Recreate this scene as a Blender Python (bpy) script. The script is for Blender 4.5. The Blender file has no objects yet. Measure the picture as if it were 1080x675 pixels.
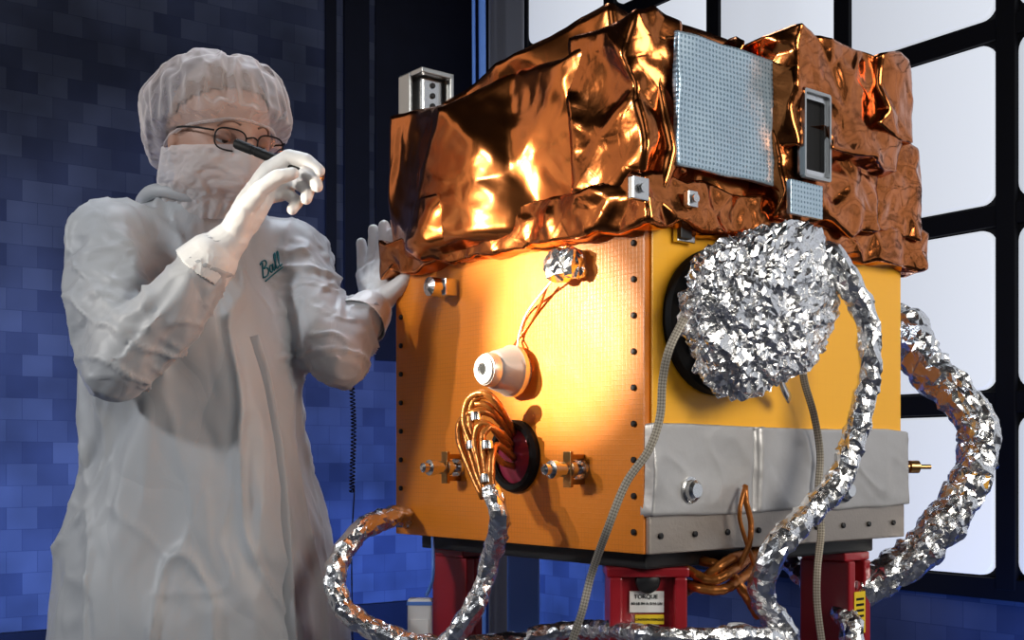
import bpy, bmesh, math, random, time
from mathutils import Vector, Matrix, noise
from mathutils.bvhtree import BVHTree
random.seed(4)
F=1266.0; ZC=1.12; HY=485.0
S=bpy.context.scene
COL=S.collection
def PX(px,py,y): return Vector(((px-540)/F*y, y, ZC+(HY-py)/F*y))
TH=math.radians(39.25)
M_SC=Matrix.Translation((0.1838,1.65,0))@Matrix.Rotation(TH,4,'Z')
M_INV=M_SC.inverted()
CAM=Vector((0,0,ZC))
def ray_local(px,py):
    o=M_INV@CAM; d=(M_INV@PX(px,py,1.0))-o
    return o,d
def onL(px,py,off=0.0):
    o,d=ray_local(px,py); t=(-off-o.x)/d.x; return o+d*t
def onR(px,py,off=0.0):
    o,d=ray_local(px,py); t=(-off-o.y)/d.y; return o+d*t
def wL(*a): return M_SC@onL(*a)
def wR(*a): return M_SC@onR(*a)

# ------------------------------------------------------------ materials
def nt(name):
    m=bpy.data.materials.new(name); m.use_nodes=True
    t=m.node_tree; b=t.nodes['Principled BSDF']
    return m,t,b
def mat(name,col,rough=.5,metal=0.0,bump=0.0,bscale=40,var=0.0,vscale=8,emis=None,estr=0,alpha=None,spec=None,bdist=.004,coat=0,trans=0,sheen=0):
    m,t,b=nt(name); N=t.nodes; L=t.links
    c=(col[0],col[1],col[2],1)
    b.inputs['Base Color'].default_value=c
    b.inputs['Roughness'].default_value=rough; b.inputs['Metallic'].default_value=metal
    if spec is not None: b.inputs['Specular IOR Level'].default_value=spec
    if coat: b.inputs['Coat Weight'].default_value=coat; b.inputs['Coat Roughness'].default_value=.15
    if trans: b.inputs['Transmission Weight'].default_value=trans
    if sheen: b.inputs['Sheen Weight'].default_value=sheen
    if alpha is not None: b.inputs['Alpha'].default_value=alpha
    tc=N.new('ShaderNodeTexCoord')
    n=N.new('ShaderNodeTexNoise'); n.inputs['Scale'].default_value=vscale; n.inputs['Detail'].default_value=4
    L.new(tc.outputs['Object'],n.inputs['Vector'])
    mx=N.new('ShaderNodeMix'); mx.data_type='RGBA'
    v=max(var,.03)
    mx.inputs[6].default_value=(*[x*(1-v) for x in col],1); mx.inputs[7].default_value=(*[min(1,x*(1+v)) for x in col],1)
    L.new(n.outputs['Fac'],mx.inputs[0]); L.new(mx.outputs[2],b.inputs['Base Color'])
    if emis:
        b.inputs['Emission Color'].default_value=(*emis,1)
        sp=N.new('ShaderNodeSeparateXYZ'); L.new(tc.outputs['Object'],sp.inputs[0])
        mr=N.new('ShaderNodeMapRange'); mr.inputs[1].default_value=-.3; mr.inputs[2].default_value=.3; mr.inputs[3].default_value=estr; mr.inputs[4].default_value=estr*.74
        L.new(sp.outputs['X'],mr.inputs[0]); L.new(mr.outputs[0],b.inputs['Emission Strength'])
    if bump:
        n2=N.new('ShaderNodeTexNoise'); n2.inputs['Scale'].default_value=bscale; n2.inputs['Detail'].default_value=5
        L.new(tc.outputs['Object'],n2.inputs['Vector'])
        bp=N.new('ShaderNodeBump'); bp.inputs['Strength'].default_value=bump; bp.inputs['Distance'].default_value=bdist
        L.new(n2.outputs['Fac'],bp.inputs['Height']); L.new(bp.outputs['Normal'],b.inputs['Normal'])
    return m
def foil_mat(name,col,rough,scale=18,strength=.6,dist=.01,var=.15,metal=1,edge=.12,zs=1.0,nz=1.0,sheen=0):
    m,t,b=nt(name); N=t.nodes; L=t.links
    b.inputs['Metallic'].default_value=metal
    if sheen: b.inputs['Sheen Weight'].default_value=sheen
    tc=N.new('ShaderNodeTexCoord')
    mp=N.new('ShaderNodeMapping'); mp.inputs['Scale'].default_value=(1,1,zs); L.new(tc.outputs['Object'],mp.inputs[0])
    wn=N.new('ShaderNodeTexNoise'); wn.inputs['Scale'].default_value=scale*.5; wn.inputs['Detail'].default_value=2
    L.new(tc.outputs['Object'],wn.inputs['Vector'])
    add=N.new('ShaderNodeVectorMath'); add.operation='MULTIPLY_ADD'
    L.new(wn.outputs['Color'],add.inputs[0]); add.inputs[1].default_value=(.08,.08,.08); L.new(mp.outputs[0],add.inputs[2])
    v=N.new('ShaderNodeTexVoronoi'); v.feature='DISTANCE_TO_EDGE'; v.inputs['Scale'].default_value=scale
    L.new(add.outputs[0],v.inputs['Vector'])
    mn=N.new('ShaderNodeMath'); mn.operation='MINIMUM'; L.new(v.outputs['Distance'],mn.inputs[0]); mn.inputs[1].default_value=edge
    n=N.new('ShaderNodeTexNoise'); n.inputs['Scale'].default_value=scale*1.2; n.inputs['Detail'].default_value=3
    L.new(tc.outputs['Object'],n.inputs['Vector'])
    sc_=N.new('ShaderNodeMath'); sc_.operation='MULTIPLY'; L.new(n.outputs['Fac'],sc_.inputs[0]); sc_.inputs[1].default_value=nz
    ma=N.new('ShaderNodeMath'); ma.operation='MULTIPLY_ADD'; L.new(mn.outputs[0],ma.inputs[0]); ma.inputs[1].default_value=1.0; L.new(sc_.outputs[0],ma.inputs[2])
    bp=N.new('ShaderNodeBump'); bp.inputs['Strength'].default_value=strength; bp.inputs['Distance'].default_value=dist
    L.new(ma.outputs[0],bp.inputs['Height']); L.new(bp.outputs['Normal'],b.inputs['Normal'])
    mx=N.new('ShaderNodeMix'); mx.data_type='RGBA'
    mx.inputs[6].default_value=(*[x*(1-var) for x in col],1); mx.inputs[7].default_value=(*[min(1,x*(1+var)) for x in col],1)
    L.new(n.outputs['Fac'],mx.inputs[0]); L.new(mx.outputs[2],b.inputs['Base Color'])
    rr=N.new('ShaderNodeMapRange'); rr.inputs[3].default_value=rough*.8; rr.inputs[4].default_value=min(1,rough*1.25)
    L.new(wn.outputs['Fac'],rr.inputs[0]); L.new(rr.outputs[0],b.inputs['Roughness'])
    return m
def sep_xz(t,tc,a='X',bx='Z'):
    s=t.nodes.new('ShaderNodeSeparateXYZ'); t.links.new(tc.outputs['Object'],s.inputs[0])
    c=t.nodes.new('ShaderNodeCombineXYZ'); t.links.new(s.outputs[a],c.inputs[0]); t.links.new(s.outputs[bx],c.inputs[1])
    return c
def tile_mat():
    m,t,b=nt('blue_tile'); N=t.nodes; L=t.links
    tc=N.new('ShaderNodeTexCoord'); c=sep_xz(t,tc)
    br=N.new('ShaderNodeTexBrick'); br.inputs['Scale'].default_value=1
    br.inputs['Brick Width'].default_value=.125; br.inputs['Row Height'].default_value=.092; br.inputs['Mortar Size'].default_value=.0018
    br.inputs['Mortar Smooth'].default_value=1
    br.inputs['Color1'].default_value=(.070,.080,.120,1); br.inputs['Color2'].default_value=(.016,.022,.055,1); br.inputs['Mortar'].default_value=(.030,.038,.072,1)
    br.inputs['Bias'].default_value=-.3
    L.new(c.outputs[0],br.inputs['Vector'])
    n=N.new('ShaderNodeTexNoise'); n.inputs['Scale'].default_value=1.6; n.inputs['Detail'].default_value=3; L.new(tc.outputs['Object'],n.inputs['Vector'])
    mr=N.new('ShaderNodeMapRange'); mr.inputs[1].default_value=.35; mr.inputs[2].default_value=.65; mr.inputs[3].default_value=.45; mr.inputs[4].default_value=1.25
    L.new(n.outputs['Fac'],mr.inputs[0])
    vm=N.new('ShaderNodeVectorMath'); vm.operation='SCALE'; L.new(br.outputs['Color'],vm.inputs[0]); L.new(mr.outputs[0],vm.inputs['Scale'])
    L.new(vm.outputs[0],b.inputs['Base Color'])
    b.inputs['Roughness'].default_value=.75; b.inputs['Specular IOR Level'].default_value=.2
    bp=N.new('ShaderNodeBump'); bp.inputs['Strength'].default_value=.12; bp.inputs['Distance'].default_value=.005; bp.invert=True
    L.new(br.outputs['Fac'],bp.inputs['Height']); L.new(bp.outputs['Normal'],b.inputs['Normal'])
    return m
def grid_panel_mat(name,col,a,bx,cell,rough,bump,metal=0,dots=False,col2=None,coat=0,line=.08,nbump=2.0,nscale=7):
    m,t,b=nt(name); N=t.nodes; L=t.links
    tc=N.new('ShaderNodeTexCoord'); c=sep_xz(t,tc,a,bx)
    if dots:
        v=N.new('ShaderNodeTexVoronoi'); v.inputs['Scale'].default_value=1/cell; v.inputs['Randomness'].default_value=0; v.voronoi_dimensions='2D'
        L.new(c.outputs[0],v.inputs['Vector'])
        mr=N.new('ShaderNodeMapRange'); mr.inputs[1].default_value=.18; mr.inputs[2].default_value=.30; L.new(v.outputs['Distance'],mr.inputs[0]); fac=mr.outputs[0]
    else:
        br=N.new('ShaderNodeTexBrick'); br.offset=0; br.inputs['Scale'].default_value=1
        br.inputs['Brick Width'].default_value=cell; br.inputs['Row Height'].default_value=cell; br.inputs['Mortar Size'].default_value=cell*line; br.inputs['Mortar Smooth'].default_value=.8
        L.new(c.outputs[0],br.inputs['Vector']); fac=br.outputs['Fac']
    n=N.new('ShaderNodeTexNoise'); n.inputs['Scale'].default_value=nscale; n.inputs['Detail'].default_value=6; L.new(tc.outputs['Object'],n.inputs['Vector'])
    mx=N.new('ShaderNodeMix'); mx.data_type='RGBA'; mx.inputs[6].default_value=(*col,1)
    c2=col2 or tuple(x*.82 for x in col); mx.inputs[7].default_value=(*c2,1)
    ml=N.new('ShaderNodeMath'); ml.operation='MULTIPLY'; L.new(fac,ml.inputs[0])
    mr2=N.new('ShaderNodeMapRange'); mr2.inputs[1].default_value=.38; mr2.inputs[2].default_value=.62; mr2.inputs[3].default_value=.15 if not dots else .7; L.new(n.outputs['Fac'],mr2.inputs[0]); L.new(mr2.outputs[0],ml.inputs[1])
    L.new(ml.outputs[0],mx.inputs[0]); L.new(mx.outputs[2],b.inputs['Base Color'])
    b.inputs['Roughness'].default_value=rough; b.inputs['Metallic'].default_value=metal
    if coat: b.inputs['Coat Weight'].default_value=coat; b.inputs['Coat Roughness'].default_value=.25
    ad=N.new('ShaderNodeMath'); ad.operation='MULTIPLY_ADD'; L.new(n.outputs['Fac'],ad.inputs[0]); ad.inputs[1].default_value=nbump; L.new(fac,ad.inputs[2])
    bp=N.new('ShaderNodeBump'); bp.inputs['Strength'].default_value=bump; bp.inputs['Distance'].default_value=.002
    L.new(ad.outputs[0],bp.inputs['Height']); L.new(bp.outputs['Normal'],b.inputs['Normal'])
    if coat: L.new(bp.outputs['Normal'],b.inputs['Coat Normal'])
    return m
def strap_mat():
    m,t,b=nt('braided_strap'); N=t.nodes; L=t.links
    tc=N.new('ShaderNodeTexCoord')
    v=N.new('ShaderNodeTexChecker'); v.inputs['Scale'].default_value=1
    mp=N.new('ShaderNodeMapping'); mp.inputs['Rotation'].default_value=(0,0,.785); mp.inputs['Scale'].default_value=(12,320,1)
    L.new(tc.outputs['UV'],mp.inputs[0]); L.new(mp.outputs[0],v.inputs['Vector'])
    v.inputs['Color1'].default_value=(.50,.45,.37,1); v.inputs['Color2'].default_value=(.24,.21,.17,1)
    L.new(v.outputs['Color'],b.inputs['Base Color']); b.inputs['Metallic'].default_value=.3; b.inputs['Roughness'].default_value=.55
    return m
MT={}
MT['tile']=tile_mat()
MT['black']=mat('black_frame',(.003,.003,.005),.6,spec=.2)
MT['navy']=mat('navy_panel',(.005,.006,.013),.7,var=.3,spec=.2)
MT['floor']=mat('floor_grey',(.05,.06,.1),.4,var=.2)
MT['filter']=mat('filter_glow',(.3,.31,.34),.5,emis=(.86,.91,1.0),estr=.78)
MT['copper']=foil_mat('copper_foil',(.64,.20,.054),.17,scale=8,strength=.16,dist=.012,var=.15,edge=.05,nz=.6)
MT['copper2']=foil_mat('copper_foil_crumpled',(.52,.160,.046),.17,scale=18,strength=.24,dist=.010,var=.2,edge=.07,nz=.6)
MT['alfoil']=foil_mat('aluminium_foil',(.84,.84,.85),.25,scale=80,strength=.25,dist=.003,var=.08)
MT['orange']=grid_panel_mat('orange_film',(.82,.235,.010),'Y','Z',.007,.38,.12,coat=.3,col2=(.68,.18,.007),line=.1,nbump=7,nscale=14)
MT['yellow']=grid_panel_mat('amber_film',(1.0,.48,.015),'X','Z',.02,.42,.1,coat=.2,line=.02,col2=(.95,.44,.012))
MT['radiator']=grid_panel_mat('dimpled_silver',(.24,.37,.48),'X','Z',.0072,.30,.7,metal=.6,dots=True,col2=(.52,.66,.78),nbump=3)
MT['silvercloth']=mat('silver_cloth',(.50,.49,.49),.42,.5,bump=.4,bscale=12,bdist=.007,var=.10)
MT['alu']=mat('bare_aluminium',(.42,.37,.33),.4,.8,var=.1,bump=.1,bscale=200)
MT['steel']=mat('steel',(.7,.7,.7),.22,1,var=.05)
MT['satin']=mat('satin_metal',(.62,.60,.57),.38,.55,var=.05)
MT['palemetal']=mat('pale_metal',(.48,.49,.49),.28,.9,var=.05)
MT['dark']=mat('dark_metal',(.02,.02,.022),.4,.3)
MT['brass']=mat('brass',(.45,.26,.10),.28,1,var=.1)
MT['purple']=mat('red_purple_cap',(.34,.035,.075),.25,.1,var=.1)
MT['red']=mat('red_paint',(.33,.010,.018),.35,coat=.3,var=.1)
MT['gown']=foil_mat('gown_fabric',(.43,.445,.47),.5,scale=10,strength=.45,dist=.018,var=.04,metal=0,edge=.08,zs=.36,nz=.05,sheen=.25)
MT['glove']=mat('white_glove',(.76,.76,.76),.45,bump=.35,bscale=50,bdist=.003)
MT['skin']=mat('skin',(.46,.26,.19),.5,var=.12,vscale=30,bump=.1,bscale=200)
MT['trouser']=mat('trouser_white',(.5,.5,.5),.8)
MT['white']=mat('white_plastic',(.8,.8,.8),.4)
MT['whitecoat']=mat('label_white',(.85,.85,.83),.5)
MT['yellowlab']=mat('label_yellow',(.85,.6,.02),.5)
MT['amber']=mat('amber_tape',(.8,.38,.02),.4)
MT['ink']=mat('ink_black',(.006,.006,.007),.6,spec=.25)
MT['teal']=mat('teal_thread',(.0,.12,.16),.6)
MT['bluep']=mat('blue_post',(.12,.28,.80),.4,.1)
MT['greyp']=mat('grey_post',(.12,.13,.17),.4,.5)
MT['strap']=strap_mat()
MT['wire']=mat('kapton_wire',(.50,.17,.035),.28,.6,bump=.4,bscale=90,var=.3,vscale=60)
MT['eye']=mat('eye_white',(.5,.48,.46),.2)
MT['iris']=mat('iris_brown',(.05,.03,.02),.15)
MT['hair']=mat('brow_hair',(.20,.11,.08),.8)
def fabric_sheer(name,col,op,bs=60):
    m,t,b=nt(name); N=t.nodes; L=t.links
    b.inputs['Base Color'].default_value=(*col,1); b.inputs['Roughness'].default_value=.55
    tc=N.new('ShaderNodeTexCoord'); n=N.new('ShaderNodeTexNoise'); n.inputs['Scale'].default_value=bs; n.inputs['Detail'].default_value=3
    L.new(tc.outputs['Object'],n.inputs['Vector'])
    lw=N.new('ShaderNodeLayerWeight'); lw.inputs['Blend'].default_value=.25
    mr=N.new('ShaderNodeMapRange'); mr.inputs[1].default_value=0; mr.inputs[2].default_value=1; mr.inputs[3].default_value=op; mr.inputs[4].default_value=1
    L.new(lw.outputs['Facing'],mr.inputs[0]); L.new(mr.outputs[0],b.inputs['Alpha'])
    v=N.new('ShaderNodeTexVoronoi'); v.feature='DISTANCE_TO_EDGE'; v.inputs['Scale'].default_value=26
    ad=N.new('ShaderNodeVectorMath'); ad.operation='MULTIPLY_ADD'; L.new(n.outputs['Color'],ad.inputs[0]); ad.inputs[1].default_value=(.05,.05,.05); L.new(tc.outputs['Object'],ad.inputs[2]); L.new(ad.outputs[0],v.inputs['Vector'])
    mn=N.new('ShaderNodeMath'); mn.operation='MINIMUM'; L.new(v.outputs['Distance'],mn.inputs[0]); mn.inputs[1].default_value=.18
    bp=N.new('ShaderNodeBump'); bp.inputs['Strength'].default_value=.4; bp.inputs['Distance'].default_value=.009
    L.new(mn.outputs[0],bp.inputs['Height']); L.new(bp.outputs['Normal'],b.inputs['Normal'])
    return m
MT['cap']=fabric_sheer('cap_fabric',(.76,.69,.68),.22,30)
MT['mask']=fabric_sheer('mask_fabric',(.74,.69,.69),.52,30)
MT['scalp']=mat('short_hair',(.22,.14,.11),.8,bump=.5,bscale=120)
def lens_mat():
    m=bpy.data.materials.new('lens'); m.use_nodes=True; t=m.node_tree; t.nodes.clear()
    o=t.nodes.new('ShaderNodeOutputMaterial'); a=t.nodes.new('ShaderNodeBsdfTransparent'); g=t.nodes.new('ShaderNodeBsdfGlossy'); g.inputs['Roughness'].default_value=.03
    a.inputs[0].default_value=(.68,.68,.71,1)
    mx=t.nodes.new('ShaderNodeMixShader'); mx.inputs[0].default_value=.015
    t.links.new(a.outputs[0],mx.inputs[1]); t.links.new(g.outputs[0],mx.inputs[2]); t.links.new(mx.outputs[0],o.inputs[0]); return m
MT['lens']=lens_mat()

# ------------------------------------------------------------ mesh helpers
def link(ob,parent=None,M=None):
    COL.objects.link(ob)
    if parent is not None:
        ob.parent=parent
        if M is not None: ob.matrix_parent_inverse=M.inverted()
    return ob
def obj_from_bm(name,bm,m,parent=None,smooth=True,M=None,recalc=True):
    if recalc: bmesh.ops.recalc_face_normals(bm,faces=bm.faces[:])
    me=bpy.data.meshes.new(name); bm.to_mesh(me); bm.free()
    for p in me.polygons: p.use_smooth=smooth
    for mm in (m if isinstance(m,(list,tuple)) else [m]): me.materials.append(MT[mm])
    return link(bpy.data.objects.new(name,me),parent,M)
def empty(name,mtx,label=None,cat=None):
    e=bpy.data.objects.new(name,None); e.empty_display_size=.05; COL.objects.link(e); e.matrix_world=mtx
    if label: e['label']=label; e['category']=cat
    return e
def tag(o,label,cat,group=None):
    o['label']=label; o['category']=cat
    if group: o['group']=group
def bm_box(bm,x0,x1,y0,y1,z0,z1,bev=0.003,seg=2,M=None):
    t=bmesh.new(); bmesh.ops.create_cube(t,size=1)
    for v in t.verts: v.co=Vector((x0+(v.co.x+.5)*(x1-x0),y0+(v.co.y+.5)*(y1-y0),z0+(v.co.z+.5)*(z1-z0)))
    if bev: bmesh.ops.bevel(t,geom=t.edges[:],offset=bev,segments=seg,affect='EDGES',profile=.6)
    if M is not None: t.transform(M)
    me=bpy.data.meshes.new('t'); t.to_mesh(me); t.free(); bm.from_mesh(me); bpy.data.meshes.remove(me)
def box(name,x0,x1,y0,y1,z0,z1,m,parent=None,bev=.003,M=None,PM=None):
    bm=bmesh.new(); bm_box(bm,x0,x1,y0,y1,z0,z1,bev,2,M); return obj_from_bm(name,bm,m,parent,False,PM)
def bm_lathe(bm,prof,M,seg=32):
    rings=[]
    for r,h in prof:
        if r<1e-6: rings.append([bm.verts.new(M@Vector((0,0,h)))])
        else: rings.append([bm.verts.new(M@Vector((r*math.cos(2*math.pi*i/seg),r*math.sin(2*math.pi*i/seg),h))) for i in range(seg)])
    for a,b in zip(rings,rings[1:]):
        for i in range(seg):
            j=(i+1)%seg
            if len(a)==1 and len(b)==1: continue
            if len(a)==1: bm.faces.new((a[0],b[i],b[j]))
            elif len(b)==1: bm.faces.new((a[i],a[j],b[0]))
            else: bm.faces.new((a[i],a[j],b[j],b[i]))
def axisM(loc,d,up=None):
    d=Vector(d).normalized(); q=d.to_track_quat('Z','Y'); return Matrix.Translation(loc)@q.to_matrix().to_4x4()
def lathe(name,prof,loc,d,m,parent=None,seg=32,PM=None,smooth=True):
    bm=bmesh.new(); bm_lathe(bm,prof,axisM(loc,d),seg)
    o=obj_from_bm(name,bm,m,parent,smooth,PM)
    if smooth:
        md=o.modifiers.new('es','EDGE_SPLIT'); md.split_angle=math.radians(35)
    return o
def catmull(pts,step):
    P=[Vector(p[:3]) for p in pts]; R=[p[3] if len(p)>3 else None for p in pts]
    P=[P[0]*2-P[1]]+P+[P[-1]*2-P[-2]]
    out=[];rad=[]
    for i in range(1,len(P)-2):
        p0,p1,p2,p3=P[i-1:i+3]; n=max(1,int((p2-p1).length/step))
        for k in range(n):
            t=k/n
            out.append(.5*((2*p1)+(p2-p0)*t+(2*p0-5*p1+4*p2-p3)*t*t+(3*p1-p0-3*p2+p3)*t**3))
            if R[0] is not None: rad.append(R[i-1]*(1-t)+R[i]*t)
    out.append(P[-2]); rad.append(R[-1])
    return out,rad
def bm_tube(bm,pts,r,step=.01,seg=12,disp=None,flat=1.0,up=None,uv=False,cap=True):
    pp=[(p[0],p[1],p[2],(p[3] if len(p)>3 else r)) for p in pts]
    P,R=catmull(pp,step)
    T=[(P[min(i+1,len(P)-1)]-P[max(i-1,0)]).normalized() for i in range(len(P))]
    n=Vector(up) if up is not None else (Vector((0,0,1)) if abs(T[0].z)<.9 else Vector((1,0,0)))
    n=(n-T[0]*n.dot(T[0])).normalized()
    uvl=bm.loops.layers.uv.verify() if uv else None
    rings=[];ln=0;lens=[]
    for i,(p,t) in enumerate(zip(P,T)):
        n=(n-t*n.dot(t)).normalized(); b=t.cross(n)
        if i: ln+=(p-P[i-1]).length
        lens.append(ln); ring=[]
        for k in range(seg):
            a=2*math.pi*k/seg; rr=R[i]
            d=n*math.cos(a)+b*math.sin(a)*flat
            q=p+d*rr
            if disp: q=q+d*disp(q,ln,a,rr)
            ring.append(bm.verts.new(q))
        rings.append(ring)
    for i in range(len(rings)-1):
        for k in range(seg):
            j=(k+1)%seg
            f=bm.faces.new((rings[i][k],rings[i][j],rings[i+1][j],rings[i+1][k]))
            if uv:
                for lp,(uu,vv) in zip(f.loops,((k,i),(k+1,i),(k+1,i+1),(k,i+1))): lp[uvl].uv=(uu/seg,lens[vv])
    if cap:
        bm.faces.new(rings[0][::-1]); bm.faces.new(rings[-1])
def tube(name,pts,r,m,parent=None,PM=None,smooth=True,**k):
    bm=bmesh.new(); bm_tube(bm,pts,r,**k); return obj_from_bm(name,bm,m,parent,smooth,PM)
def rv(s): return Vector((random.uniform(-s,s),random.uniform(-s,s),random.uniform(-s,s)))
def facets(bm,amp0,tang,levels=1,decay=.4):
    bm.normal_update()
    for v in bm.verts:
        n=v.normal.copy(); t=rv(tang); t-=n*t.dot(n); v.co+=n*random.uniform(-amp0,amp0)+t
    bmesh.ops.triangulate(bm,faces=bm.faces[:],quad_method='SHORT_EDGE')
    a=amp0
    for l in range(levels):
        a*=decay; n0=len(bm.verts)
        bmesh.ops.subdivide_edges(bm,edges=bm.edges[:],cuts=1,use_grid_fill=True)
        bm.verts.ensure_lookup_table(); bm.normal_update()
        for v in bm.verts[n0:]: v.co+=v.normal*random.uniform(-a,a)
        bmesh.ops.triangulate(bm,faces=bm.faces[:])
def foil_tube_bm(bm,pts,r,step,seg,rel=.065):
    bm_tube(bm,pts,r,step=step,seg=seg,disp=lambda q,ln,a,rr: rr*(.16*noise.noise(q*24)+.14*(1-2.5*abs(noise.noise(q*42)))+.08*math.sin(ln*150+5*noise.noise(q*15)+a)))
    ra=sum((p[3] if len(p)>3 else r) for p in pts)/len(pts)
    facets(bm,ra*rel,step*.32,1,.32)
def foil_hose(name,pts,r,label,seg=13,step=.0125):
    bm=bmesh.new(); foil_tube_bm(bm,pts,r,step,seg); o=obj_from_bm(name,bm,'alfoil',None,False); tag(o,label,'hose'); return o
def grid_box_bm(x0,x1,y0,y1,z0,z1,cell):
    bm=bmesh.new(); n=[max(1,round(d/cell)) for d in (x1-x0,y1-y0,z1-z0)]; V={}
    def g_(i,j,k):
        if (i,j,k) not in V: V[(i,j,k)]=bm.verts.new((x0+(x1-x0)*i/n[0],y0+(y1-y0)*j/n[1],z0+(z1-z0)*k/n[2]))
        return V[(i,j,k)]
    for i in range(n[0]):
        for j in range(n[1]):
            for k in (0,n[2]): bm.faces.new((g_(i,j,k),g_(i+1,j,k),g_(i+1,j+1,k),g_(i,j+1,k)))
    for i in range(n[0]):
        for k in range(n[2]):
            for j in (0,n[1]): bm.faces.new((g_(i,j,k),g_(i+1,j,k),g_(i+1,j,k+1),g_(i,j,k+1)))
    for j in range(n[1]):
        for k in range(n[2]):
            for i in (0,n[0]): bm.faces.new((g_(i,j,k),g_(i,j+1,k),g_(i,j+1,k+1),g_(i,j,k+1)))
    bmesh.ops.recalc_face_normals(bm,faces=bm.faces[:])
    return bm
def foil_box(name,x0,x1,y0,y1,z0,z1,m,cell=.045,rnd=.012,amp=.005,tang=.3,sub=2,sm=1,fine=.0012,extra=None,smooth=True,lev=1,pre=None,sharp=None):
    bm=grid_box_bm(x0,x1,y0,y1,z0,z1,cell)
    c=Vector(((x0+x1)/2,(y0+y1)/2,(z0+z1)/2)); h=Vector(((x1-x0)/2,(y1-y0)/2,(z1-z0)/2)); rnd=min(rnd,min(h)*.9)
    for v in bm.verts:
        p=v.co-c; inn=Vector([max(-(h[i]-rnd),min(h[i]-rnd,p[i])) for i in range(3)]); d=(p-inn).normalized(); v.co=c+inn+d*rnd
        if pre: v.co=pre(v.co)
    facets(bm,amp,cell*tang,lev,.45)
    if sub: bmesh.ops.subdivide_edges(bm,edges=bm.edges[:],cuts=sub,use_grid_fill=True)
    for _ in range(sm): bmesh.ops.smooth_vert(bm,verts=bm.verts[:],factor=.5,use_axis_x=True,use_axis_y=True,use_axis_z=True)
    bm.normal_update(); no=[v.normal.copy() for v in bm.verts]
    for v,n in zip(bm.verts,no):
        q=v.co; a=fine*(1-2*abs(noise.noise(q*30)))+fine*1.5*(1-2.4*abs(noise.noise(Vector((q.x*9+q.z*14,q.y*9-q.z*10,q.z*5)))))
        if extra: a+=extra(q,n)
        v.co=q+n*a
    o=obj_from_bm(name,bm,m,None,smooth)
    if sharp: o.data.set_sharp_from_angle(angle=math.radians(sharp))
    return o
def eval_mesh(o):
    dg=bpy.context.evaluated_depsgraph_get(); dg.update()
    me=bpy.data.meshes.new_from_object(o.evaluated_get(dg)); o.modifiers.clear(); o.data=me; return me
def remesh(o,vox,smooth=6):
    r=o.modifiers.new('r','REMESH'); r.mode='VOXEL'; r.voxel_size=vox; r.use_smooth_shade=True
    if smooth:
        s=o.modifiers.new('s','SMOOTH'); s.factor=.5; s.iterations=smooth
    mats=[m for m in o.data.materials]
    me=eval_mesh(o); me.materials.clear()
    for m in mats: me.materials.append(m)
    for p in me.polygons: p.use_smooth=True; p.material_index=0
    return o
def buckle(o,pin,shrink=-.1,frames=14,bend=.2,ten=15,mass=.15,grav=.3,subsurf=1,q=4,pinst=1.0,collide=False):
    """let the cloth, cut larger than its form, settle into real folds; then keep the settled mesh"""
    vg=o.vertex_groups.new(name='pin')
    for v in o.data.vertices:
        w=pin(v.co)
        if w>0: vg.add([v.index],w,'REPLACE')
    c=o.modifiers.new('cloth','CLOTH'); s=c.settings
    s.quality=q; s.mass=mass; s.tension_stiffness=ten; s.compression_stiffness=ten; s.shear_stiffness=ten*.4; s.bending_stiffness=bend
    s.tension_damping=10; s.compression_damping=10; s.shear_damping=10; s.bending_damping=1; s.air_damping=4
    s.shrink_min=shrink; s.vertex_group_mass='pin'; s.pin_stiffness=pinst
    s.effector_weights.gravity=grav
    c.collision_settings.use_collision=collide; c.collision_settings.use_self_collision=False
    c.collision_settings.distance_min=.005; c.collision_settings.collision_quality=2
    c.point_cache.frame_start=1; c.point_cache.frame_end=frames+1
    for f in range(1,frames+1): S.frame_set(f)
    if subsurf:
        ss_=o.modifiers.new('sub','SUBSURF'); ss_.levels=subsurf; ss_.render_levels=subsurf
    mats=[m for m in o.data.materials]
    dg=bpy.context.evaluated_depsgraph_get()
    me=bpy.data.meshes.new_from_object(o.evaluated_get(dg))
    o.modifiers.clear(); o.data=me; o.vertex_groups.clear()
    me.materials.clear()
    for m in mats: me.materials.append(m)
    for p in me.polygons: p.use_smooth=True; p.material_index=0
    S.frame_set(1)
def bm_chain(bm,pts,rad,sub=2):
    for i,(p,r) in enumerate(zip(pts,rad)):
        bmesh.ops.create_icosphere(bm,subdivisions=sub,radius=r,matrix=Matrix.Translation(p))
        if i:
            q=pts[i-1]; rq=rad[i-1]; d=Vector(p)-Vector(q)
            if d.length<1e-5: continue
            bm_lathe(bm,[(0,0),(rq,0),(r,d.length),(0,d.length)],axisM(q,d),20)
def ss(x,a,b):
    t=max(0,min(1,(x-a)/(b-a))); return t*t*(3-2*t)
def g_(a,s): return math.exp(-(a/s)**2)
g=g_
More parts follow.
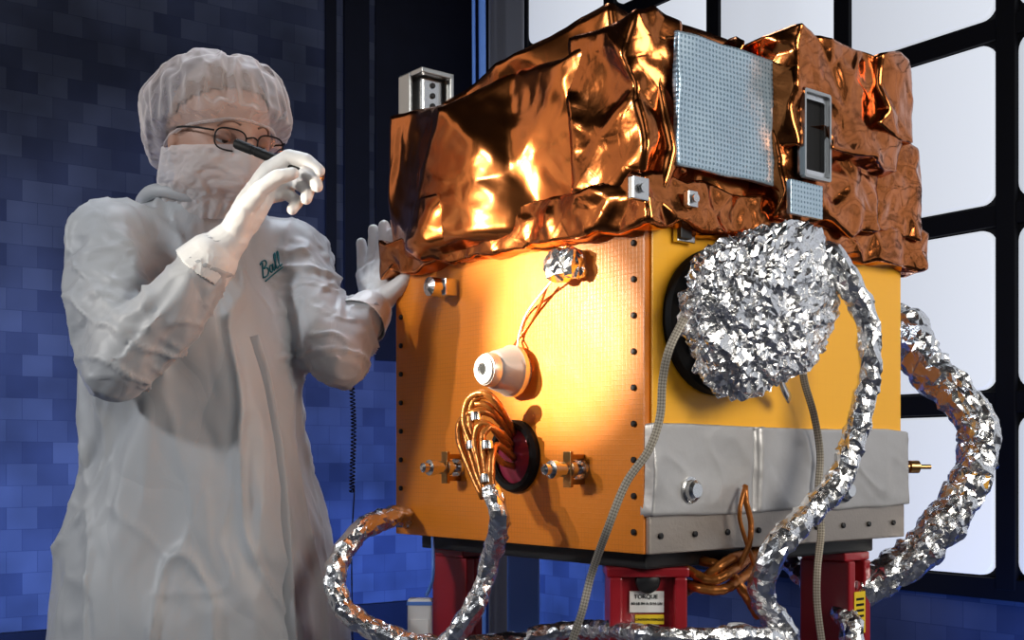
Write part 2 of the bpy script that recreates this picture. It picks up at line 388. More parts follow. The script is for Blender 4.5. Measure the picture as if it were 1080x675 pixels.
# ------------------------------------------------------------ person
PB=Matrix.Translation((-.55,2.09,0))
PE=empty('person',PB,'technician in pale cleanroom gown, cap, mask and glasses inspecting with penlight','person')
def pp(o): o.parent=PE; o.matrix_parent_inverse=PB.inverted(); return o
fwd=Vector((.50,-.866,0)); lft=Vector((.866,.5,0))
PC=Vector((-.545,2.09,0))
HC=PX(231,146,2.04)
hf=Vector((.64,-.72,-.23)).normalized(); hl=Vector((0,0,1)).cross(hf).normalized(); hu=hf.cross(hl)
HS=1.05
HM=Matrix((( hf.x*HS,hl.x*HS,hu.x*HS,HC.x),(hf.y*HS,hl.y*HS,hu.y*HS,HC.y),(hf.z*HS,hl.z*HS,hu.z*HS,HC.z),(0,0,0,1)))
inv=HM.inverted()
def headsurf(d):
    x,y,z=d; p=Vector((x*.096,y*.076,z*.118))
    if z<0:
        t=-z; p.y*=1-.30*t*t
        if x>0: p.x+=.016*t*x
        else: p.x*=1-.25*t
    if x>0:
        n=.026*g(p.y,.011)*g(p.z+.026,.018)+.010*g(p.y,.009)*g(p.z-.0,.026)
        n+=-.013*g(abs(p.y)-.032,.015)*g(p.z-.000,.012)
        n+=.006*g(abs(p.y)-.028,.024)*g(p.z-.020,.008)
        n+=.005*g(abs(p.y)-.042,.016)*g(p.z+.03,.016)
        n+=.004*g(p.y,.022)*g(p.z+.064,.005)+.004*g(p.y,.02)*g(p.z+.077,.006)
        p.x+=n
    return p
SR=PX(118,250,2.0); ER=PX(128,372,1.87); WR_=PX(245,250,1.87)
SL=PX(306,264,2.17); EL=PX(350,374,2.04); WL_=PX(398,320,2.135)
RH={'index':[(284,178,1.862),(305,165,1.852),(323,169,1.846),(337,180,1.842)],
    'middle':[(287,188,1.872),(313,178,1.864),(330,186,1.853),(335,197,1.847)],
    'ring':[(285,199,1.881),(310,190,1.874),(325,200,1.861),(323,210,1.853)],
    'pinky':[(279,209,1.888),(302,204,1.882),(314,213,1.868),(308,221,1.859)],
    'thumb':[(258,222,1.850),(275,200,1.838),(292,187,1.833),(309,183,1.834)]}
LH={'index':[(412,286,2.135),(416,266,2.145),(416,254,2.150),(415,245,2.154)],
    'middle':[(403,281,2.150),(406,259,2.160),(406,247,2.166),(405,238,2.170)],
    'ring':[(393,284,2.165),(395,262,2.176),(395,251,2.181),(394,242,2.184)],
    'pinky':[(384,291,2.175),(383,274,2.186),(382,264,2.189),(381,256,2.191)],
    'thumb':[(408,312,2.120),(419,303,2.105),(427,295,2.098),(434,288,2.096)]}
FR={'index':(.0132,.0122,.0112,.0095),'middle':(.0132,.0124,.0114,.0097),'ring':(.0129,.0119,.0109,.0093),'pinky':(.0120,.0108,.0098,.0086),'thumb':(.0170,.0146,.0126,.0104)}
def hand(bm,wr,H_,k=1.0,grow=0):
    J={n:[PX(*q) for q in v] for n,v in H_.items()}
    kf=k*(.88 if H_ is RH else 1.0)
    for n,v in J.items():
        r=[x*kf+grow for x in FR[n]]; bm_chain(bm,v,r)
        if n!='thumb': bm_chain(bm,[wr,wr.lerp(v[0],.5),v[0]],[.024*k,.0220*k,.0155*kf])
        else: bm_chain(bm,[wr,v[0]],[.024*k,.020*kf])
    ks=[J[n][0] for n in ('index','middle','ring','pinky')]
    bm_chain(bm,ks,[.0135*kf]*4)
    mids=[wr.lerp(p_,.6) for p_ in ks]; bm_chain(bm,mids,[.0190*k]*4)
def sphere_to(bm,fn,us=56,vs=40):
    rows=[]
    for j in range(vs+1):
        th=math.pi*j/vs
        if j in (0,vs): rows.append([bm.verts.new(fn(Vector((0,0,math.cos(th)))))])
        else: rows.append([bm.verts.new(fn(Vector((math.sin(th)*math.cos(2*math.pi*i/us),math.sin(th)*math.sin(2*math.pi*i/us),math.cos(th))))) for i in range(us)])
    for a,b in zip(rows,rows[1:]):
        for i in range(us):
            j=(i+1)%us
            if len(a)==1: bm.faces.new((a[0],b[i],b[j]))
            elif len(b)==1: bm.faces.new((a[i],b[0],a[j]))
            else: bm.faces.new((a[i],b[i],b[j],a[j]))
nb=PC+Vector((-.01,0,1.50))
def body_pt(l,f,z): return PC+lft*l+fwd*f+Vector((0,0,z))
def bm_loft(bm,secs,seg=48,mod=None):
    rings=[]
    for z,a,b,ox,of in secs:
        ring=[]
        for i in range(seg):
            ph=2*math.pi*i/seg; m_=mod(z,ph) if mod else 1
            ring.append(bm.verts.new(PC+lft*(ox+a*math.cos(ph)*m_)+fwd*(of+b*math.sin(ph)*m_)+Vector((0,0,z))))
        rings.append(ring)
    for A,B in zip(rings,rings[1:]):
        for i in range(seg): bm.faces.new((A[i],A[(i+1)%seg],B[(i+1)%seg],B[i]))
    bm.faces.new(rings[0][::-1]); bm.faces.new(rings[-1])
def trunk(bm,grow=0,arms=True):
    bm_chain(bm,[SR,nb.lerp(SR,.4)-Vector((0,0,.02)),nb-Vector((0,0,.03)),nb.lerp(SL,.4)-Vector((0,0,.02)),SL],[.048+grow,.054+grow,.065+grow,.054+grow,.046+grow],3)
    bm_loft(bm,[(.86,.15+grow,.10+grow,0,0),(.95,.16+grow,.11+grow,0,0),(1.1,.14+grow,.10+grow,0,0),(1.25,.15+grow,.10+grow,0,0),(1.38,.155+grow,.10+grow,0,0),(1.46,.135+grow,.08+grow,0,0)])
    for s in (1,-1):
        hp=body_pt(.085*s,0,.9); kn=body_pt(.1*s,.02,.50); an=body_pt(.11*s,-.01,.09); toe=body_pt(.13*s,.13,.04)
        bm_chain(bm,[hp,kn,an,toe],[.085+grow,.058+grow,.04+grow,.035],3)
    for s_,e_,w_ in ((SR,ER,WR_),(SL,EL,WL_)):
        bm_chain(bm,[s_,e_,w_],[.044+grow,.032+grow,.023+grow*.5],3)
bm=bmesh.new()
sphere_to(bm,lambda d: HM@headsurf(d),96,72)
for s in (1,-1):
    sphere_to(bm,lambda d: HM@Vector((-.004+d.x*.017,s*(.078+.004*d.x)+d.y*.007,-.008+d.z*.031)),16,12)
bm_chain(bm,[nb,HM@Vector((-.02,0,-.07))],[.062,.056],3)
trunk(bm)
hand(bm,WR_,RH,.8); hand(bm,WL_,LH,.8)
body=obj_from_bm('body',bm,'skin'); remesh(body,.005,2); pp(body)
bm=bmesh.new(); trunk(bm,.006); form=obj_from_bm('form',bm,'skin'); remesh(form,.015,2)
cmod=form.modifiers.new('col','COLLISION'); form.collision.thickness_outer=.006; form.collision.cloth_friction=15
# gown
bm=bmesh.new()
def gmod(z,ph):
    k=max(0,min(1,(1.42-z)/.5))
    return 1+k*(.065*math.sin(7*ph+z*1.5+.8*math.sin(z*5))+.05*math.sin(12*ph+2.1-z*2.4))+.02*noise.noise(Vector((math.cos(ph)*2,math.sin(ph)*2,z*3)))
secs=[(.36,.235,.20,.02,.0),(.5,.228,.19,.02,.0),(.7,.220,.185,.018,0),(.85,.212,.175,.015,0),(1.0,.204,.165,.012,0),(1.15,.192,.152,.01,0),(1.28,.184,.145,.005,0),(1.38,.180,.134,0,0),(1.44,.168,.12,0,0),(1.48,.143,.106,0,0),(1.515,.110,.092,.0,0),(1.545,.088,.085,-.005,.0),(1.575,.082,.084,-.01,.005)]
fs=[]
for a,b in zip(secs,secs[1:]):
    for k in range(6): fs.append(tuple(a[i]+(b[i]-a[i])*k/6 for i in range(5)))
fs.append(secs[-1]); bm_loft(bm,fs,120,gmod)
def sleeve(pts,rad): bm_chain(bm,pts,rad,3)
sleeve([nb.lerp(SR,.45)-Vector((0,0,.025)),SR-Vector((0,0,.008)),SR.lerp(ER,.5)+Vector((-.006,0,0)),ER+Vector((-.002,0,-.002)),ER.lerp(WR_,.40)+Vector((.005,0,-.012)),ER.lerp(WR_,.82)],[.068,.066,.064,.054,.054,.038])
sleeve([nb.lerp(SL,.45)-Vector((0,0,.025)),SL-Vector((0,0,.008)),SL.lerp(EL,.5),EL,EL.lerp(WL_,.72)],[.068,.064,.056,.046,.037])
gown=obj_from_bm('gown',bm,'gown'); remesh(gown,.0105,2)
for v in gown.data.vertices: v.co+=v.normal*(.001*noise.noise(v.co*25)+.004*noise.noise(v.co*9))
def gpin(p):
    if (p-WR_).length<.065 or (p-WL_).length<.05: return 1.0
    if p.z>1.555: return 1.0
    if p.z<.40: return .4
    return .02
buckle(gown,gpin,shrink=-.09,frames=16,bend=.15,ten=20,mass=.15,grav=.7,subsurf=1,q=5,collide=True)
bpy.data.objects.remove(form)
pp(gown); me=gown.data
me.update()
nrm=[v.normal.copy() for v in me.vertices]
def fold(q):
    r=1-min(1,abs(noise.noise(q))*5.5); return r*r
def segd(p,a,b):
    d=b-a; t=max(0,min(1,(p-a).dot(d)/d.length_squared)); return (p-(a+d*t)).length
for v,n in zip(me.vertices,nrm):
    p=v.co; w=noise.noise_vector(p*4)*.4
    arm=1-ss(min(segd(p,ER,WR_),segd(p,EL,WL_),segd(p,SR.lerp(ER,.4),ER),segd(p,SL.lerp(EL,.4),EL)),.07,.10)
    qt=Vector((p.x*9+p.z*1.6,p.y*9,p.z*1.6))+w
    qa=Vector((p.x*7-p.z*5,p.y*8,p.z*14+p.x*6))+w
    ft=.0085*fold(qt)+.0028*fold(qt*1.9+Vector((3,0,1)))
    fa=.0072*fold(qa)+.0035*fold(qa*1.8+Vector((3,0,1)))
    v.co=p+n*(ft*(1-arm)+fa*arm-.002)
# cap
bm=bmesh.new()
ax=Vector((-.40,0,1)).normalized(); ex=Vector((1,0,.40)).normalized(); ey=Vector((0,1,0))
rings=[]; NU=140; NV=40
for j in range(NV+1):
    t=j/NV; ring=[]
    for i in range(NU):
        ph=2*math.pi*i/NU; c_,s_=math.cos(ph),math.sin(ph)
        th=t*math.radians(126)
        back=max(0,-c_)
        rx=.116+.042*back; ry=.118
        hh=.028+ (.095)*math.cos(th) if th<math.pi/2 else .028+(.062+.045*back)*math.cos(th)
        k=math.sin(min(th,math.pi/2))**.72
        if th>math.pi/2:
            e=(th-math.pi/2)/math.radians(36); e=e**2.8
            rx=rx*(1-e)+.100*e; ry=ry*(1-e)+.083*e
        wr_=(.0026*math.sin(ph*30+t*3)*t+.006*noise.noise(Vector((c_*1.5,s_*1.5,t*2)))+.0015*noise.noise(Vector((c_*7,s_*7,t*6))))*min(1,t*4)
        q=ex*(c_*(rx*k+wr_))+ey*(s_*(ry*k+wr_))+ax*(hh+wr_*.6)
        ring.append(bm.verts.new(HM@q))
    rings.append(ring)
for A,B in zip(rings,rings[1:]):
    for i in range(NU): bm.faces.new((A[i],A[(i+1)%NU],B[(i+1)%NU],B[i]))
bmesh.ops.remove_doubles(bm,verts=bm.verts[:],dist=.0006)
cap=obj_from_bm('bouffant_cap',bm,'cap')
hemh=lambda c_: -.0085-.024*max(0,-c_)
def cpin(p):
    q=inv@p; h=q.dot(ax); x=q.dot(ex)
    if h<-.003-(.024 if x<0 else 0)*min(1,abs(x)/.1): return 1.0
    return .12
buckle(cap,cpin,shrink=-.11,frames=12,bend=.03,ten=12,mass=.06,grav=0,subsurf=1,q=5)
pp(cap)
hem=[HM@(ex*(.1005*math.cos(2*math.pi*k/40))+ey*(.084*math.sin(2*math.pi*k/40))+ax*(hemh(math.cos(2*math.pi*k/40))+.001*math.sin(k*5))) for k in range(41)]
pp(tube('cap_hem',hem,.0028,'cap',step=.004,seg=8,cap=False))
bm=bmesh.new(); rings=[]; NU=80; NV=42
for j in range(NV+1):
    t=j/NV; ring=[]
    for i in range(NU+1):
        ph=math.radians(-108+216*i/NU); c_,s_=math.cos(ph),math.sin(ph)
        top=-.014+.006*max(0,c_)**4-.014*(1-max(0,c_)); z=top-t*(.118)
        rx=.106+.018*g(ph,.34)*g(z+.030,.04); ry=.086
        sh=1-.32*max(0,(t-.5)/.5)**1.6
        rx=(rx+.004*math.sin(t*3.1))*sh; ry=(ry*1.0)*(1-.24*max(0,(t-.4)/.6)**1.5)
        w_=.002*noise.noise(Vector((ph*1.5,z*18,2)))
        ring.append(bm.verts.new(HM@Vector((c_*(rx+w_)-.0,s_*(ry+w_),z))))
    rings.append(ring)
for A,B in zip(rings,rings[1:]):
    for i in range(NU): bm.faces.new((A[i],A[i+1],B[i+1],B[i]))
mask=obj_from_bm('face_mask',bm,'mask',recalc=False)
def mpin(p):
    q=inv@p
    if q.z>-.020 and q.x>.03: return 1.0
    if q.x<-.02: return 1.0
    return .06
buckle(mask,mpin,shrink=-.08,frames=12,bend=.15,ten=12,mass=.06,grav=0,subsurf=1,q=5)
pp(mask)
bm=bmesh.new()
def hairf(d):
    p=headsurf(d)
    return HM@(p*1.035+Vector((-.002,0,.002)))
sphere_to(bm,hairf,64,48)
dele=[]
for v in bm.verts:
    p=inv@v.co
    if p.z<.012+.55*p.x+(.02 if p.x>0 else 0): dele.append(v)
bmesh.ops.delete(bm,geom=dele,context='VERTS'); pp(obj_from_bm('hair',bm,'scalp'))
bm=bmesh.new()
for s in (1,-1):
    hp=body_pt(.085*s,0,.88); kn=body_pt(.1*s,.02,.50); an=body_pt(.11*s,-.01,.10)
    bm_chain(bm,[hp,kn,an],[.092,.07,.06],3)
o=obj_from_bm('trousers',bm,'trouser'); remesh(o,.012,2); pp(o)
for s in (1,-1):
    bm=bmesh.new(); bm_chain(bm,[body_pt(.11*s,-.03,.052),body_pt(.12*s,.06,.05),body_pt(.135*s,.15,.042),body_pt(.11*s,-.01,.12)],[.05,.048,.040,.055],3)
    for v in bm.verts: v.co.z=max(v.co.z,0.002)
    o=obj_from_bm('shoe_cover',bm,'trouser'); remesh(o,.006,2); pp(o)
gbvh=BVHTree.FromPolygons([v.co for v in me.vertices],[p.vertices for p in me.polygons])
def hit(px,py,off=.002):
    d=(PX(px,py,1)-CAM).normalized(); h=gbvh.ray_cast(CAM,d)
    return (h[0]+h[1]*off if h[0] else None)
pts=[]
for px,py in [(266,355),(271,372),(277,390),(283,420),(289,455),(294,490),(298,530),(301,570),(303,610),(305,650),(307,690),(309,730)]:
    h=hit(px,py,.001)
    if h: pts.append(h)
pp(tube('placket',pts,.011,'gown',step=.01,seg=10,flat=.28,up=(1,0,0)))
cpts=[]
for k in range(25):
    a=2*math.pi*k/24
    cpts.append(PC-lft*.01+lft*.086*math.cos(a)+fwd*(.005+.088*math.sin(a))+Vector((0,0,1.562+.008*math.sin(a*3))))
pp(tube('collar',cpts,.012,'gown',step=.01,seg=10,flat=1,cap=False))
strokes=[[(0,0),(.15,.5),(.3,1.0)],[(.05,.95),(.3,1.08),(.62,1.0),(.6,.72),(.28,.55),(.55,.5),(.66,.25),(.45,.0),(.1,-.02)],
 [(1.12,.46),(.92,.50),(.78,.28),(.84,.02),(1.0,.06),(1.12,.30)],[(1.17,.52),(1.10,.22),(1.14,.02),(1.26,.06)],
 [(1.26,.06),(1.46,.5),(1.60,1.08),(1.47,1.02),(1.40,.4),(1.44,.04),(1.58,.04)],
 [(1.58,.04),(1.80,.5),(1.95,1.08),(1.82,1.02),(1.74,.4),(1.78,.04),(1.95,.08)],
 [(.1,-.30),(1.0,-.2),(2.05,-.12)]]
bm=bmesh.new(); ca,sa=math.cos(math.radians(33)),math.sin(math.radians(33))
for s_ in strokes:
    pr=[]
    for x,y in s_:
        X=(x-1)*12.5; Y=(y-.4)*17; px=286+X*ca-Y*sa*.45; py=281-(X*sa+Y*ca)
        h=hit(px,py,.0015)
        if h: pr.append(h)
    if len(pr)>2: bm_tube(bm,pr,.0014,step=.002,seg=6)
if len(bm.verts): pp(obj_from_bm('script_emblem',bm,'teal'))
else: bm.free()
for wr,H_,el in ((WR_,RH,ER),(WL_,LH,EL)):
    bm=bmesh.new(); hand(bm,wr,H_,1.0,.0005)
    k_=1.0 if el is ER else .95
    bm_chain(bm,[wr,wr.lerp(el,.10),wr.lerp(el,.20),wr.lerp(el,.45)],[.026*k_,.032*k_,.043*k_,.052*k_],3)
    o=obj_from_bm('glove',bm,'glove'); remesh(o,.0022,1)
    dr=(el-wr); lim=(.30 if el is ER else .38)*dr.length; dr.normalize()
    for v in o.data.vertices:
        dd=(v.co-wr); along=dd.dot(dr); cuff=ss(along,.0,.02)
        v.co+=v.normal*(.0016*(1-2*abs(noise.noise(v.co*50)))*(1-cuff)*min(1,.3+max(0,.5-dd.length*3))+cuff*.003*noise.noise(v.co*16))
    b2=bmesh.new(); b2.from_mesh(o.data)
    bmesh.ops.delete(b2,geom=[v for v in b2.verts if (v.co-wr).dot(dr)>lim+.004*math.sin(v.co.x*60)],context='VERTS')
    b2.to_mesh(o.data); b2.free()
    sd=o.modifiers.new('thick','SOLIDIFY'); sd.thickness=.0012
    pp(o)
for s in (1,-1):
    bm=bmesh.new(); ec=Vector((.0745,s*.032,.000))
    bmesh.ops.create_uvsphere(bm,u_segments=24,v_segments=16,radius=.0125)
    for f in bm.faces:
        c_=f.calc_center_median().normalized(); f.material_index=1 if c_.dot(Vector((.9,0,-.45)).normalized())>.88 else 0
    bm.transform(HM@Matrix.Translation(ec)); pp(obj_from_bm('eye',bm,['eye','iris']))
    bm=bmesh.new()
    def lid(d): return HM@(ec+Vector((d.x*.0140,d.y*.0150,max(d.z,-.38+.1*d.y*d.y)*.0142)))
    sphere_to(bm,lid,24,16); pp(obj_from_bm('eyelid',bm,'skin'))
    pb=[HM@(headsurf(Vector((.9,s*yy/.076,zz/.118)).normalized())+Vector((.0005,0,0))) for yy,zz in ((.014,.020),(.026,.025),(.040,.024),(.050,.016))]
    pp(tube('eyebrow',pb,.0018,'hair',step=.003,seg=8,flat=1))
gx=.111; bm=bmesh.new()
def lens_pts(s,r=1):
    out=[]
    for k in range(33):
        a=2*math.pi*k/32; c_,s_=math.cos(a),math.sin(a)
        sq=(abs(c_)**3+abs(s_)**3)**(-1/3)
        y=.0345*s+.0265*c_*sq*.93*r; z=-.004+.0175*s_*sq*.95*r
        out.append(Vector((gx-abs(y)*.16+.0,y,z)))
    return out
for s in (1,-1):
    bm_tube(bm,[HM@p_ for p_ in lens_pts(s)],.0014,step=.003,seg=8)
    bm_tube(bm,[HM@Vector(q) for q in ((gx-.010,s*.061,.006),(.07,s*.080,.006),(.03,s*.0845,.004),(.0,s*.085,-.002),(-.015,s*.083,-.016))],.0016,step=.005,seg=8)
bm_tube(bm,[HM@Vector(q) for q in ((gx-.001,-.010,.002),(gx+.003,0,.005),(gx-.001,.010,.002))],.0014,step=.002,seg=8)
gl=obj_from_bm('eyeglasses',bm,'ink'); pp(gl)
for s in (1,-1):
    bm=bmesh.new(); vs=[bm.verts.new(HM@p_) for p_ in lens_pts(s,.98)[:-1]]; bm.faces.new(vs)
    o=obj_from_bm('lens',bm,'lens',gl,False); 
a=PX(248,151,1.872); b=PX(340,188,1.852); ln=(b-a).length
MP=axisM(a,b-a)
pe=empty('penlight',MP,'slim black penlight held up beside the glasses','flashlight')
lathe('barrel',[(0,0),(.0066,0),(.0080,.003),(.0080,.03),(.0070,.031),(.0070,.036),(.0078,.037),(.0078,ln-.02),(.0084,ln-.018),(.0084,ln-.002),(0,ln-.002)],a,b-a,'ink',pe,20,PM=MP)
lathe('lamp_head',[(0,ln+.001),(.005,ln+.001),(.0074,ln-.001),(.0074,ln-.006),(0,ln-.006)],a,b-a,'steel',pe,20,PM=MP)
base=[PX(370,345,2.08),PX(371,400,2.08),PX(373,450,2.08),PX(372,490,2.08),PX(371,520,2.08)]
P,_=catmull([(*p_,1) for p_ in base],.0012)
hp=[]
for i,p_ in enumerate(P):
    aa=i*.0012/.0062*2*math.pi
    hp.append((p_.x+.0042*math.cos(aa),p_.y+.0042*math.sin(aa),p_.z))
hp+= [(P[-1].x,2.08,.9),(P[-1].x+.01,2.1,.4),(P[-1].x+.03,2.12,.02)]
o=tube('coiled_cord',hp,.0012,'ink',step=.0013,seg=5); tag(o,'thin black coiled wrist cord hanging from the sleeve','cord')

# ------------------------------------------------------------ room
u=Vector((-.588,.809,0)); W0=Vector((1.633,3.9,0))
angR=math.atan2(u.y,u.x)
M_WR=Matrix.Translation(W0)@Matrix.Rotation(angR,4,'Z')
def struct(o): o['kind']='structure'; return o
def wall(name,M,x0,x1,z0,z1,m,th=.1,side=-1):
    bm=bmesh.new(); bm_box(bm,x0,x1,min(0,side*th),max(0,side*th),z0,z1,0)
    o=obj_from_bm(name,bm,m,None,False); o.matrix_world=M; return struct(o)
H=3.85
wall('wall_right',M_WR,-4.6,3.1,0,H,'tile')
corner=W0+u*3.1
v_=Vector((-.809,-.588,0)); M_WB=Matrix.Translation(corner)@Matrix.Rotation(math.atan2(v_.y,v_.x),4,'Z')
wall('wall_back',M_WB,-.1,6.0,0,H,'tile',side=-1)
bm=bmesh.new(); bm_box(bm,-7,6,-3,9,-.1,0,0); struct(obj_from_bm('floor',bm,'floor',None,False))
bm=bmesh.new(); bm_box(bm,-7,6,-3,9,H,H+.1,0); struct(obj_from_bm('ceiling',bm,'navy',None,False))
o=box('baseboard_back',0,6,0,.035,0,.40,'navy',bev=.004); o.matrix_world=M_WB; struct(o)
for k,(a,b,d) in enumerate(((.0,.62,.012),(.66,.80,.02),(.84,.90,.012))):
    o=box('trim_%d'%(k+1),a,b,0,d,1.62,H,'navy',bev=.005); o.matrix_world=M_WB; struct(o)
o=box('trim_4',2.975,3.1,0,.03,0,H,'navy',bev=.004); o.matrix_world=M_WR; struct(o)
PH,PV=.653,.607
bm=bmesh.new()
zb=.70; NI=-6  # out-of-view panel columns added to give the foil something bright to reflect
bm_box(bm,PH*NI-.03,2.62+.35,0,.03,zb,H-.02,.002)
for i in range(NI,5): bm_box(bm,i*PH-.035,i*PH+.035,.03,.055,zb,H-.02,.004)
for j in range(0,6): bm_box(bm,PH*NI,2.62+.3,.03,.05,zb+PV*j-.035,zb+PV*j+.035,.004)
fr=obj_from_bm('light_panel_wall',bm,'black',None,False); fr.matrix_world=M_WR; tag(fr,'black metal grid frame holding glowing white panels','light panel frame')
def rrect(w,h,r,n=6):
    out=[]
    for cx,cy,a0 in ((w/2-r,h/2-r,0),(-w/2+r,h/2-r,90),(-w/2+r,-h/2+r,180),(w/2-r,-h/2+r,270)):
        for k in range(n+1):
            a=math.radians(a0+90*k/n); out.append((cx+r*math.cos(a),cy+r*math.sin(a)))
    return out
pm=None
for i in range(NI,4):
    for j in range(5):
        if pm is None:
            bm=bmesh.new(); prof=rrect(PH-.085,PV-.085,.05)
            prof2=rrect(PH-.1,PV-.1,.045)
            rs=[[bm.verts.new((x,yy,z)) for x,z in pr] for pr,yy in ((prof,0),(prof,.016),(prof2,.022))]
            n=len(prof)
            for a,b in zip(rs,rs[1:]):
                for k in range(n): bm.faces.new((a[k],a[(k+1)%n],b[(k+1)%n],b[k]))
            bm.faces.new(rs[-1]); bm.faces.new(rs[0][::-1])
            o=obj_from_bm('light_panel',bm,'filter',None,False); pm=o
        else:
            o=pm.copy(); COL.objects.link(o)
        o.parent=fr; o.matrix_basis=Matrix.Translation(((i+.5)*PH,.031,zb+PV*(j+.5)))
o=box('structural_column',-.05,.05,-.04,.04,0,H,'greyp',bev=.006); o.location=(PX(534,485,3.4).x,3.4,0)
tag(o,'grey metal column standing behind the spacecraft','column')
for dx,rr in ((508,.010),(499,.005)):
    xx=PX(dx,0,3.3).x
    o=tube('blue_conduit',[(xx,3.3,0),(xx+.004,3.3,1.8),(xx,3.3,2.6),(xx+.008,3.3,H)],rr,'bluep',step=.3); tag(o,'thin blue vertical cable behind the spacecraft','cable')

# ------------------------------------------------------------ spacecraft
SC=empty('spacecraft',M_SC@Matrix.Translation((.305,.305,.99)),'boxy orange and copper-foil spacecraft on red test stand','spacecraft')
PINV=Matrix.Translation((-.305,-.305,-.99))
def sc(o): o.parent=SC; o.matrix_parent_inverse=PINV; return o
Wd=.61; Z0=.99; Z1=1.46
sc(box('bus_frame',.006,Wd-.006,.006,Wd-.006,Z0+.002,1.68,'dark'))
sc(box('side_panel',-.004,.008,0,Wd,Z0,Z1,'orange',bev=.002))
sc(box('side_panel',.008,Wd,-.004,.008,1.166,Z1,'yellow',bev=.002))
sc(box('side_panel',0,Wd,Wd-.008,Wd+.004,Z0,Z1,'orange',bev=.002))
sc(box('side_panel',Wd-.008,Wd+.004,.008,Wd-.008,Z0,Z1,'orange',bev=.002))
sc(box('base_rail',.0,Wd+.004,-.008,.01,Z0,1.045,'alu',bev=.002))
def sx(q,d):
    if d.y>-.3: return 0
    kz=ss(q.z,1.044,1.06)*(1-ss(q.z,1.150,1.166))
    a=-.006*math.exp(-((q.x-.215)/.004)**2)+.003*math.exp(-((q.x-.228)/.008)**2)
    r=1-min(1,abs(noise.noise(Vector((q.x*9+q.z*7,1,q.z*8))))*5); return a+.0016*r*r*kz
sc(foil_box('silver_blanket',-.003,Wd+.005,-.015,.01,1.042,1.170,'silvercloth',cell=.06,rnd=.002,amp=.0006,tang=.05,sub=7,sm=1,fine=.0004,extra=sx))
def bulge(q,d):
    a=0
    if d.x<-.3:
        zz=ss(q.z,1.430,1.482)*(1-ss(q.z,1.525,1.71))
        a+= .036*ss(q.y,.20,.33)*(1-ss(q.y,.42,.60))*zz
        a-= .010*g_(q.z-1.456,.008)
        a+=.002*noise.noise(Vector((q.y*6+q.z*5,q.z*4-q.y*3,1.3)))
    if d.z>.5: a+=.008*noise.noise(q*7)
    return a
sc(foil_box('thermal_blanket',-.024,Wd+.015,-.012,Wd+.006,1.448,1.718,'copper',cell=.125,rnd=.007,amp=.0034,tang=.38,sub=8,sm=2,fine=.0012,extra=bulge))
def skx(q,d): return .005*noise.noise(Vector((q.x*14,q.y*14,q.z*6)))
K2=dict(sub=3,sm=1,fine=.0011)
sc(foil_box('blanket_skirt',-.032,Wd+.034,-.034,.62,1.440,1.505,'copper2',cell=.034,rnd=.004,amp=.0042,extra=skx,**K2))
sc(foil_box('blanket_fold',-.036,.056,-.022,.12,1.50,1.728,'copper2',cell=.060,rnd=.004,amp=.008,**K2))
bx0=onR(836,140,.075).x; bx1=onR(952,140,.075).x
ac=onR(862,143,.078); aw=onR(876,143,.078).x-onR(848,143,.078).x; ah=onR(861,97,.078).z-onR(861,190,.078).z
def pocket(q,n):
    if abs(q.x-ac.x)<aw*.47 and abs(q.z-ac.z)<ah*.48 and q.y<-.05: return -.035
    return 0
sc(foil_box('foil_covered_box',bx0,bx1,-.075,.22,1.578,1.752,'copper2',cell=.048,rnd=.004,amp=.005,extra=pocket,sub=4,sm=1,fine=.0010))
sc(foil_box('foil_covered_box',bx1-.07,bx1+.028,-.084,.20,1.628,1.760,'copper2',cell=.05,rnd=.004,amp=.005,**K2))
sc(foil_box('foil_covered_box',bx0,bx1-.025,-.055,.1,1.475,1.60,'copper2',cell=.040,rnd=.008,amp=.007,**K2))
sc(foil_box('foil_covered_box',bx1-.06,Wd+.012,-.040,.1,1.490,1.64,'copper2',cell=.040,rnd=.008,amp=.006,**K2))
sc(foil_box('foil_covered_box',.195,bx0-.030,.005,.20,1.55,1.748,'copper2',cell=.05,rnd=.004,amp=.005,**K2))
def slope(p):
    k=ss(p.y,.28,.46)
    return Vector((p.x,p.y,p.z-(.045*k if p.z>1.73 else 0)))
sc(foil_box('foil_covered_box',-.010,.15,.06,.48,1.67,1.758,'copper',cell=.08,rnd=.006,amp=.003,pre=slope,**K2))
ra,rb=onR(713,105,.037),onR(830,140,.037)
def rip(q,n): return .0008*math.sin(q.x*60+2*math.sin(q.z*25))+.0006*math.sin(q.z*70)
sc(foil_box('radiator_panel',ra.x,rb.x,-.040,-.032,1.522,1.706,'radiator',cell=.03,rnd=.001,amp=.0004,tang=.05,sub=3,sm=0,fine=.0003,extra=rip))
ra,rb=onR(834,195,.07),onR(868,195,.07)
sc(box('radiator_panel',ra.x,rb.x,-.070,-.062,onR(850,228,.07).z,onR(850,192,.07).z,'radiator',bev=.0015))
def frame_ring(name,cx,cz,y0,y1,w,h,wi,hi,m,r=.005):
    bm=bmesh.new(); o_=rrect(w,h,r,1); i_=rrect(wi,hi,r*.8,1); n=len(o_)
    A=[bm.verts.new((cx+x,y1,cz+z)) for x,z in o_]; B=[bm.verts.new((cx+x,y0,cz+z)) for x,z in o_]
    C=[bm.verts.new((cx+x,y0,cz+z)) for x,z in i_]; D=[bm.verts.new((cx+x,y1,cz+z)) for x,z in i_]
    for a,b in ((A,B),(B,C),(C,D),(D,A)):
        for k in range(n): bm.faces.new((a[k],a[(k+1)%n],b[(k+1)%n],b[k]))
    return sc(obj_from_bm(name,bm,m,None,False))
frame_ring('aperture_frame',ac.x,ac.z,-.0800,-.071,aw,ah,aw*.88,ah*.93,'palemetal',.003)
frame_ring('aperture_bezel',ac.x,ac.z,-.0745,-.064,aw*.87,ah*.92,aw*.70,ah*.80,'steel',.003)
